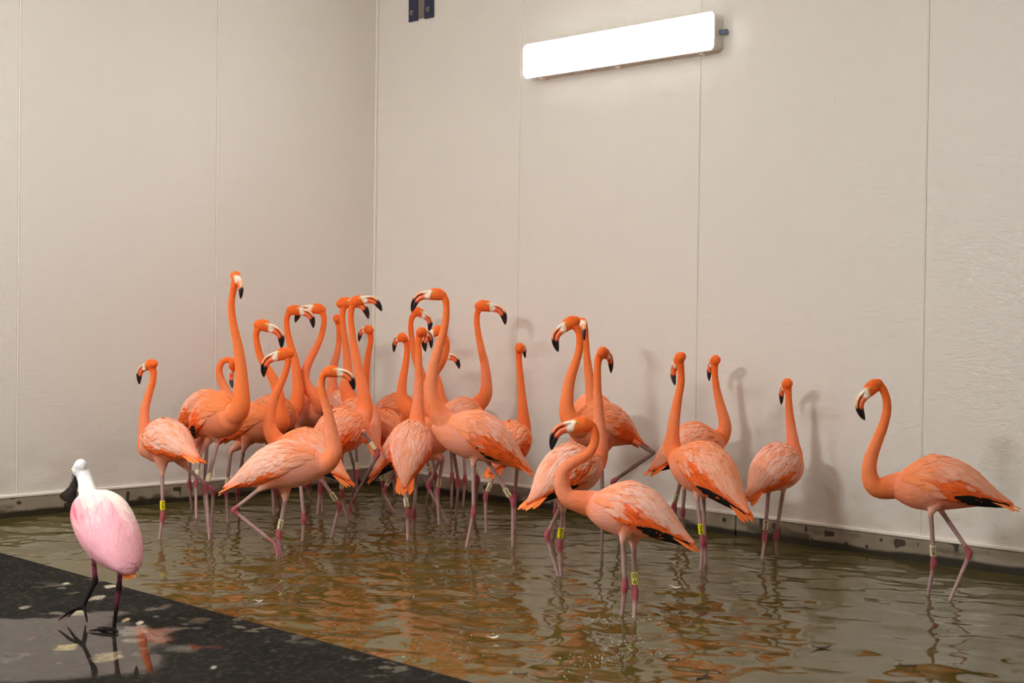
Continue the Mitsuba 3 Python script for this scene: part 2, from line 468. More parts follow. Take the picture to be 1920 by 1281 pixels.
def blend(c, d, t):
    return c * (1 - t)[:, None] + d * t[:, None]


def bill_parts(hc, hf, hs, hu, k, peach=0.0):
    """Upper and lower halves of the bent bill; returns (mesh, colours) pairs."""
    c = np.array([[9, -1.5], [15, -1.8], [21, -2.6], [27, -4.6], [32, -8.5], [36, -14.5], [38.7, -22], [40.2, -28], [40.6, -32.5]]) * HP * k
    hh = np.array([8.6, 8.6, 8.2, 7.8, 7.4, 6.6, 5.2, 3.2, 0.9]) * HP * k
    hw = np.array([6.4, 6.0, 5.4, 5.0, 4.7, 4.2, 3.4, 2.2, 0.7]) * HP * k
    u = np.linspace(0, 1, len(c)); uu = np.linspace(0, 1, 26)
    c = np.stack([CubicSpline(u, c[:, i])(uu) for i in (0, 1)], 1); hh = PchipInterpolator(u, hh)(uu); hw = PchipInterpolator(u, hw)(uu)
    t = np.gradient(c, axis=0); t /= np.linalg.norm(t, axis=1, keepdims=True)
    nrm = np.stack([-t[:, 1], t[:, 0]], 1)
    out = []
    for which, off, half, wk in (('up', .64, .34, .90), ('lo', -.33, .63, 1.0)):
        q = c + nrm * (hh * off)[:, None]
        pts = hc + q[:, :1] * hf + q[:, 1:] * hu
        m = sweep(pts, hh * half, hw * wk, n=14, side=hs)
        ring = np.concatenate([np.repeat(uu, 14), [0, 1]])
        rel = m.vertices[:len(uu) * 14] - np.repeat(hc + c[:, :1] * hf + c[:, 1:] * hu, 14, axis=0)
        nn = np.repeat(nrm[:, :1] * hf + nrm[:, 1:] * hu, 14, axis=0)
        height = np.concatenate([(rel * nn).sum(1) / np.repeat(hh, 14), [0, 0]])
        if which == 'up':
            col = blend(np.tile(CREAM, (len(ring), 1)), np.tile(lin(246, 190, 145) * (1 - peach) + lin(242, 122, 72) * peach, (len(ring), 1)), smooth01(.16, .42 - .12 * peach, ring))
            col = blend(col, np.tile(BLACK, (len(ring), 1)), smooth01(.53, .59, ring))
            col = blend(col, np.tile(lin(70, 40, 36), (len(ring), 1)), smooth01(.42, .34, height) * smooth01(.22, .3, ring) * 0.8)
        else:
            col = blend(np.tile(CREAM, (len(ring), 1)), np.tile(BILLO, (len(ring), 1)), smooth01(.15, .24, ring))
            col = blend(col, np.tile(BLACK, (len(ring), 1)), smooth01(.57, .63, ring))
            col = blend(col, np.tile(lin(60, 34, 32), (len(ring), 1)), smooth01(.17, .25, height) * smooth01(.22, .3, ring) * 0.9)
        out.append((m, col))
    return out


def band(parent, a, b, r, mat, text, facing):
    """A numbered sleeve round the leg between the points a and b."""
    ax = unit(a - b)
    L = 0.046
    c = b + ax * (0.030 + L / 2)
    pts = [c - ax * L / 2, c - ax * (L / 2 - .001), c + ax * (L / 2 - .001), c + ax * L / 2]
    key = put(parent, 'leg_band', sweep(pts, [r - .001, r, r, r - .001], n=28), mat, smooth=40)
    x = unit(np.cross(ax, facing)) * -1
    x = unit(np.cross(facing, ax)); x = -x if x @ cr < 0 else x
    f = unit(np.cross(x, ax)); f = -f if f @ facing < 0 else f
    parts = []
    for i, ch in enumerate(text):
        m = meshkit.text_mesh(ch, 0.0165, 0.0006, bold=True)
        m = trimesh.Trimesh(*trimesh.remesh.subdivide_to_size(m.vertices, m.faces, .0035), process=False)
        v = m.vertices.copy(); v[:, 0] -= (v[:, 0].max() + v[:, 0].min()) / 2
        z = v[:, 1] + (L * .5 - 0.0215 if i == 0 else -L * .5 + 0.004)
        th = v[:, 0] / r
        rad = r + 0.0001 + v[:, 2]
        parts.append(trimesh.Trimesh(c + z[:, None] * ax + (np.sin(th) * rad)[:, None] * x + (np.cos(th) * rad)[:, None] * f, m.faces, process=False))
    if parts:
        put(key, 'number', trimesh.util.concatenate(parts), 'm_ink')


def flamingo(i, D, C, T, neck, tip, legs, look='a', tail=1, L=.50, pale=.5, black=.5, top=0, fat=1.0, deep=0.0, band_at=.62, streak=.20, peach=.15, label='', hd=0.0, roll=0.0):
    """One flamingo. D: distance; C, T: where the chest and the tail tip are seen; neck: from the chest up to the head; tip: the bill's tip."""
    r = np.random.default_rng(100 + i)
    root = numbered('flamingo')
    tag(root, label, 'flamingo', 'flamingos wading in the indoor pool')
    pxm = FPX / D
    flat = math.hypot(T[0] - C[0], T[1] - C[1]) / pxm
    Lb = max(L, flat)
    dw = tail * math.sqrt(max(Lb * Lb - flat * flat, 0))
    c3, t3 = at(*C, D - dw / 2), at(*T, D + dw / 2)
    back = unit(t3 - c3)
    side = unit(np.cross(back, UP))                     # the bird's right seen from behind is -side
    up = np.cross(side, back)
    if roll:
        side, up = side * math.cos(roll) + up * math.sin(roll), up * math.cos(roll) - side * math.sin(roll)

    def surf(s, phi, off=0.0):
        s = np.clip(s, 0, 1)
        a, b, w = TOP(s) * fat * Lb, BOT(s) * fat * Lb, WID(s) * Lb
        zc, h = (a + b) / 2, (a - b) / 2
        y, z = (w + off) * np.sin(phi), zc + (h + off) * np.cos(phi)
        return c3 + (s * Lb)[..., None] * back + y[..., None] * side + z[..., None] * up

    ss = np.concatenate([[.0015, .006, .015, .03, .05], np.linspace(.08, .93, 34), [.95, .965, .98, .995]])
    ph = np.arange(40) * 2 * math.pi / 40
    g = surf(np.repeat(ss[:, None], 40, 1), np.repeat(ph[None], len(ss), 0)).reshape(-1, 3)
    v = np.vstack([g, [c3], [t3]])
    n0, n1, m = len(g), len(g) + 1, len(ss)
    f = np.vstack([grid_faces(m, 40), [(n0, (j + 1) % 40, j) for j in range(40)], [(n1, (m - 1) * 40 + j, (m - 1) * 40 + (j + 1) % 40) for j in range(40)]])
    torso = trimesh.Trimesh(v, f, process=False)
    if torso.volume < 0:
        torso.invert()
    mans = [to_man(torso)]
    # neck and head
    dC = D - dw / 2
    inner = c3 + back * Lb * .20 + up * Lb * .045
    k_ = len(neck)
    npts = [at(px, py, dC + hd * j / (k_ - 1)) for j, (px, py) in enumerate(neck)]
    hc = npts[-1]
    path = spline([inner] + npts, 0.011)
    dist = np.concatenate([[0], np.cumsum(np.linalg.norm(np.diff(path, axis=0), axis=1))])
    rn = np.interp(dist / dist[-1], [0, .06, .14, .24, .34, .48, .7, .88, .94, 1], np.array([.050, .055, .050, .040, .0315, .0255, .0188, .0154, .0178, .0235]))
    mans.append(to_man(sweep(path, rn, n=18)))
    dH = dC + hd
    q_ = np.array([tip[0] - hc_px for hc_px in (neck[-1][0],)])[0] / (FPX / dH), (tip[1] - neck[-1][1]) / (FPX / dH)
    k = float(np.clip(math.hypot(*q_) / .1317, .92, 1.16))
    q = math.asin(np.clip(q_[1] / (.1317 * k), -1, 1))
    pitch = q - math.radians(38.7)
    cy = np.clip(q_[0] / (.1317 * k * max(math.cos(q), .05)), -1, 1)
    yaw = math.acos(cy) * (1 if look == 'a' else -1)
    gdir = RT * math.cos(yaw) + FW * math.sin(yaw)
    hf, hu = gdir * math.cos(pitch) - UP * math.sin(pitch), gdir * math.sin(pitch) + UP * math.cos(pitch)
    hs = np.cross(hf, hu)
    fr = np.stack([hf, hs, hu])
    sph = [((-12, -1.5, 8.6), .95), ((-5, .2, 11.2), .90), ((2.5, .2, 10.6), .86), ((9.5, -1.4, 8.9), .76)]
    hull = m3.Manifold.batch_hull([to_man(sphere(hc + (a * hf + b * hu) * HP * k, rad * HP * k, scale=(1, w_, 1), frame=fr)) for (a, b, rad), w_ in sph])
    mans.append(hull.refine_to_length(0.005))
    # legs
    info = []
    for j, lg in enumerate(legs):
        th, an, wt = lg[:3]
        opt = lg[3] if len(lg) > 3 else {}
        sgn = 1 if j == 0 else -1
        lat = side * 0.035 * sgn
        w3 = on_plane(*wt, 2, 0.0)
        dW = np.clip(depth_of(w3), D - .22, D + .22)
        w3 = at(*wt, dW)
        s_h = opt.get('s', .45)
        hip = c3 + back * Lb * s_h + up * Lb * .02 * fat + lat
        if 'hip' in opt:
            hip = at(*opt['hip'], D)
        dT = np.clip(depth_of(hip), D - .16, D + .16)
        t3_ = at(*th, dT)
        lifted = 'toes' in opt
        if lifted:
            dW = dT + opt.get('dz', 0)
            w3 = at(*wt, dW)
        a3 = at(*an, .5 * dT + .5 * dW)
        end = w3
        if not lifted:
            d_ = unit(w3 - a3)
            hz_ = d_[:2] / max(-d_[2], .25) * (w3[2] + .232)
            hz_ = hz_ * min(1.0, .07 / max(np.linalg.norm(hz_), 1e-6))
            end = V(w3[0] + hz_[0], w3[1] + hz_[1], -.232)
        # one tapering tube from the hip to the toes
        kt = .2 if 'hip' in opt else 1.0
        chain = [(hip, .056 * kt), (hip * .55 + t3_ * .45, .040 * kt), (hip * .2 + t3_ * .8, max(.023 * kt, .011)), (t3_, .0135)]
        ta = unit(a3 - t3_); la = np.linalg.norm(a3 - t3_); tw = unit(end - a3)
        chain += [(t3_ + ta * min(.02, la * .3), .0098), (a3 - ta * min(.035, la * .35), .0088), (a3 - ta * .016, .0115), (a3, .0142), (a3 + tw * .014, .0130), (a3 + tw * .036, .0086), (w3, .0070), (end, .0068)]
        pts, rad = [chain[0][0]], [chain[0][1]]
        for (p, r0), (p2, r1) in zip(chain[:-1], chain[1:]):
            if np.linalg.norm(p2 - p) < 1e-4:
                continue
            nseg = max(1, int(np.linalg.norm(p2 - p) / .016))
            for u_ in np.arange(1, nseg + 1) / nseg:
                pts.append(p + (p2 - p) * u_); rad.append(r0 + (r1 - r0) * u_)
        mans.append(to_man(sweep(pts, rad, n=12)))
        if lifted:
            tt = at(*opt['toes'], dW)
            for off in (-.012, 0.0, .012):
                mans.append(to_man(sweep([w3 - tw * .01, (w3 + tt) / 2 + RT * off * .6, tt + RT * off + FW * off], [.008, .0055, .002], n=8)))
        else:
            for a_ in (-.5, 0, .5):
                g_ = unit(np.cross(UP, side)) * (1 if (np.cross(UP, side) @ back) < 0 else -1)
                dd = g_ * math.cos(a_) + unit(np.cross(UP, g_)) * math.sin(a_)
                mans.append(to_man(sweep([end + V(0, 0, .002), end + dd * .035, end + dd * .07 - V(0, 0, .002)], [.007, .0055, .003], n=8)))
        info.append((hip, t3_, a3, end, opt, w3, lifted))
        if not lifted:
            RINGS.append((w3[0], w3[1], .0011))
    body = m3.Manifold.batch_boolean(mans, m3.OpType.Add)
    body = body.refine_to_length(.013)
    bm = relax(tm(body))
    p = np.asarray(bm.vertices)
    # plumage and skin tones by part of the body
    rel = p - c3
    s = np.clip(rel @ back / Lb, 0, 1)
    hz = (rel @ up) / Lb
    nz = meshkit.fbm(p * 60, 3, seed=i)
    nz2 = meshkit.fbm(np.stack([s * 9, hz * 26, (rel @ side) * 40], 1), 3, seed=i + 40)
    n_ = len(p)
    one = lambda c: np.tile(np.asarray(c), (n_, 1))
    col = blend(one(SALMON * (1 - pale) + PINK * pale), one(LIGHT), smooth01(.45, .75, nz2) * (.7 - .3 * pale))
    col = blend(col, one(ORANGE), smooth01(.3, .06, s) * (.6 - .5 * pale))
    col = blend(col, one(VIVID), smooth01(.32, .5, s) * smooth01(-.10, .02, hz) * .8)
    # neck
    dn = np.full(n_, 9.0); un = np.zeros(n_)
    for j in range(3, len(path)):
        d_ = np.linalg.norm(p - path[j], axis=1) / max(rn[j], .012)
        u_ = d_ < dn
        dn[u_] = d_[u_]; un[u_] = j / (len(path) - 1)
    w = smooth01(1.75, 1.12, dn) * smooth01(.06, .20, un)
    mid = np.exp(-((un - .42) / .28) ** 2) * (.25 + .5 * pale)
    nc = blend(one(ORANGE), one(LIGHT * (1 - pale) + SALMON * .5 * pale + PINK * .5 * pale), np.clip(mid * 1.15 + .35 * (nz - .5), 0, 1))
    nc = blend(nc, one(VIVID), np.clip(.55 * (1 - pale) + .5 * smooth01(.7, 1, un) - .25 + .6 * (nz - .5), 0, .8))
    col = blend(col, nc, w)
    hrel = p - hc
    hx, hy, hzz = hrel @ hf / (HP * k), hrel @ hs / (HP * k), hrel @ hu / (HP * k)
    onhead = (np.abs(hx) < 30) & (np.abs(hzz) < 16) & (np.abs(hy) < 14)
    wh = onhead * smooth01(-30, -20, hx)
    hcol = blend(one(ORANGE), one(VIVID), np.clip(.45 + .8 * (nz - .5), 0, 1))
    hcol = blend(hcol, one(CREAM), smooth01(7.0, 9.4, hx + .25 * hzz + .8 * (nz - .5)) * smooth01(9.5, 6.5, np.abs(hzz + .5)))
    col = blend(col, hcol, wh)
    # legs
    for (hip, t3_, a3, end, opt, w3, lifted) in info:
        d1, u1 = seg_dist(p, t3_, a3)
        d2 = np.minimum(seg_dist(p, a3, w3)[0], seg_dist(p, w3, end + V(1e-6, 0, 0))[0])
        dk = np.linalg.norm(p - a3, axis=1)
        lc = blend(one(LEG if not opt.get('dark') else LEGD), one(LEGD), np.clip(.9 * (nz - .35), 0, 1))
        lc = blend(lc, one(JOINT), smooth01(.042, .024, dk))
        w = np.maximum(smooth01(.019, .0145, d1) * smooth01(.02, .10, u1), smooth01(.026, .019, d2))
        if lifted:
            w = np.maximum(w, smooth01(.075, .06, np.linalg.norm(p - w3, axis=1)) * (p[:, 2] < w3[2] + .012))
            lc = blend(lc, one(JOINT), .7 * smooth01(.07, .04, np.linalg.norm(p - w3, axis=1)))
        tc = one(PALE * .75 + PINK * .25)
        dth, uth = seg_dist(p, hip, t3_)
        if 'hip' in opt:
            w = np.maximum(w, smooth01(.020, .015, dth) * smooth01(.15, .45, uth))
        if 'hip' not in opt:
            col = blend(col, tc, smooth01(.045, .02, dth) * smooth01(.55, .95, uth) * .6 * (1 - w))
        col = blend(col, lc, w)
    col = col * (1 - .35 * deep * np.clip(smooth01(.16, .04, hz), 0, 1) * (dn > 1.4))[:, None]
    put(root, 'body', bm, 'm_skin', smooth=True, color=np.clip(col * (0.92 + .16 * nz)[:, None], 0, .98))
    # eyes and bill
    for sg in (-1, 1):
        e = hc + (4.6 * hf + 3.6 * hu + sg * 8.1 * hs) * HP * k
        ek = put(root, 'eye', sphere(e, 2.7 * HP * k, scale=(1, .55, 1), frame=fr), 'm_iris', smooth=True)
        put(ek, 'pupil', sphere(e + hs * sg * .7 * HP * k, 1.25 * HP * k, scale=(1, .8, 1), frame=fr), 'm_pupil', smooth=True)
    (mu, cu_), (ml, cl_) = bill_parts(hc, hf, hs, hu, k, peach)
    bk = put(root, 'bill', ml, 'm_horn', smooth=True, color=cl_)
    put(bk, 'upper_mandible', mu, 'm_horn', smooth=True, color=cu_)
    # folded wings: overlapping covert feathers, black flight feathers under their edge
    tt, ww = leaf()
    cross = np.array([-1, -.45, .45, 1.0])
    ff = grid_faces(len(tt), 4, closed=False)
    ff = np.vstack([ff])
    for sg in (1, -1):
        vs, fs, cs, base = [], [], [], 0
        rows = np.arange(.72, .085, -.040)
        for ri, s0 in enumerate(rows):
            edge = float(EDGE(s0))
            nph = int(edge / .165) + 1
            for ci in range(nph):
                vv = (ci + .5 + .3 * r.standard_normal() * .5 + (.5 if ri % 2 else 0)) / (nph + .5)
                phi0 = vv * edge
                ln = (.13 + .16 * s0 + .03 * r.random()) * (1.15 if vv < .5 else 1.0)
                wd = (.026 + .012 * s0) * (0.9 + .25 * r.random())
                droop = (.10 + .22 * (1 - s0) * vv + .07 * r.standard_normal())
                s1 = s0 + tt * ln
                s1 = np.minimum(s1, .935 + .055 * r.random())
                ph1 = phi0 + droop * tt
                loc = np.maximum((TOP(s1) - BOT(s1)) * .5, .035)
                S = np.repeat(s1[:, None], 4, 1)
                P = ph1[:, None] + cross[None] * (ww * wd / loc)[:, None]
                off = (.0015 + (.0095 * tt + .002 * r.random()) * (1 - .8 * smooth01(.72, .95, s1)))[:, None] - .0022 * (np.abs(cross) > .9)[None]
                q = surf(S, P * sg, off).reshape(-1, 3)
                # tone of this feather: orange shoulder, pale middle, vivid lower band, orange towards the tail
                f1 = lambda a_, b_, x_: float(smooth01(a_, b_, np.array([x_]))[0])
                j1, j2, j3 = r.standard_normal(3)
                pal = np.clip(pale + .10 * j1, 0, 1)
                main = (LIGHT * .55 + SALMON * .45) * (1 - pal) + (PALE * .7 + PINK * .3) * pal
                sh = f1(.30, .12, s0 + .04 * j2) * (1 - .55 * pale)
                main = main * (1 - sh) + (ORANGE * .5 + LIGHT * .5) * sh
                bk = f1(.22, .05, vv + .05 * j3) * (.55 - .35 * pale)
                main = main * (1 - bk) + LIGHT * bk
                low = f1(band_at - .03, band_at + .05, vv + .035 * j2 + .10 * (s0 - .45)) * f1(.22, .32, s0 + .03 * j3)
                main = main * (1 - low) + (VIVID * .75 + ORANGE * .25 * (1 + .3 * j1)) * low
                if r.random() < streak and low < .3:
                    main = main * .55 + (LIGHT * .6 + ORANGE * .4) * .45
                tq = f1(.58, .74, s0 + .04 * j1) * (.75 - .35 * pale)
                main = main * (1 - tq) + ORANGE * tq
                root_c = main * .75 + ORANGE * .25
                tq = np.clip(tt * 2.0, 0, 1)[:, None, None]
                cc = root_c * (1 - tq) + main * tq
                cc = np.repeat(cc, 4, 1) * (.96 + .07 * r.random())
                cc = cc * np.array([.95, 1.0, 1.0, .95])[None, :, None]
                vs.append(q); cs.append(cc.reshape(-1, 3)); fs.append(ff + base); base += len(q)
        wm = trimesh.Trimesh(np.vstack(vs), np.vstack(fs), process=False)
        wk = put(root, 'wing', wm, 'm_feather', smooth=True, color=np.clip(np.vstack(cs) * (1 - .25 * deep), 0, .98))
        labels[wk] = {'kind': 'stuff'}
        if black > 0:
            for b_ in range(3):
                t5 = np.linspace(0, 1, 8)
                big = black >= .5
                s1 = ((.54 if big else .44) + .05 * b_) + t5 * ((.36 if big else .18) + .02 * b_) * (.6 + .4 * black)
                s1 = np.minimum(s1, .965)
                ph1 = EDGE(s1) + (-.14 if big else -.02) + .13 * b_ - .10 * t5
                loc = np.maximum((TOP(s1) - BOT(s1)) * .5, .035)
                w5 = (.014 + .014 * black) * np.interp(t5, [0, .3, .7, 1], [.3, 1, .9, .1])
                q = surf(np.repeat(s1[:, None], 4, 1), sg * (ph1[:, None] + cross[None] * (w5 / loc)[:, None]), (.0135 - .0015 * b_ - .004 * t5)[:, None] * (1.0 if big else .6) + 0 * cross[None]).reshape(-1, 3)
                put(wk, 'flight_feather', trimesh.Trimesh(q, grid_faces(8, 4, closed=False), process=False), 'm_feather', smooth=True, color=np.tile(lin(24, 18, 18), (len(q), 1)))
    # tail
    for b_ in range(5):
        t5 = np.linspace(0, 1, 6)
        sp = (b_ - 2) * .09 + .03 * r.standard_normal()
        drop = .030 * r.standard_normal() - .01
        base_p = c3 + back * Lb * .74 + up * Lb * (.045 * fat - .008 * abs(b_ - 2)) + side * (b_ - 2) * .010
        d_ = unit(back + side * sp * .55 - up * (.16 * fat - drop))
        ln = Lb * (.28 + .05 * r.random() - .015 * abs(b_ - 2))
        w5 = np.interp(t5, [0, .3, .8, 1], [.012, .019, .017, .003])
        cen = base_p + t5[:, None] * d_ * ln - up * (.012 * t5 ** 2)[:, None]
        sv = unit(np.cross(d_, up))
        q = (cen[:, None, :] + (cross[None, :, None] * w5[:, None, None]) * sv - ((np.abs(cross) > .9) * .004)[None, :, None] * up).reshape(-1, 3)
        cc = (ORANGE if r.random() < .7 else LIGHT) * (.9 + .15 * r.random())
        tip_c = LIGHT if r.random() < .5 else ORANGE
        c5 = np.repeat(cc * (1 - t5[:, None]) + tip_c * t5[:, None], 4, 0)
        put(root, 'tail_feather', trimesh.Trimesh(q, grid_faces(6, 4, closed=False), process=False), 'm_feather', smooth=True, color=np.clip(c5, 0, .98))
    for (hip, t3_, a3, end, opt, w3, lifted) in info:
        if 'band' in opt:
            band(root, t3_, a3, .0128, 'm_band_' + opt['band'], opt.get('text', ''), unit(CAM - a3))
    return root


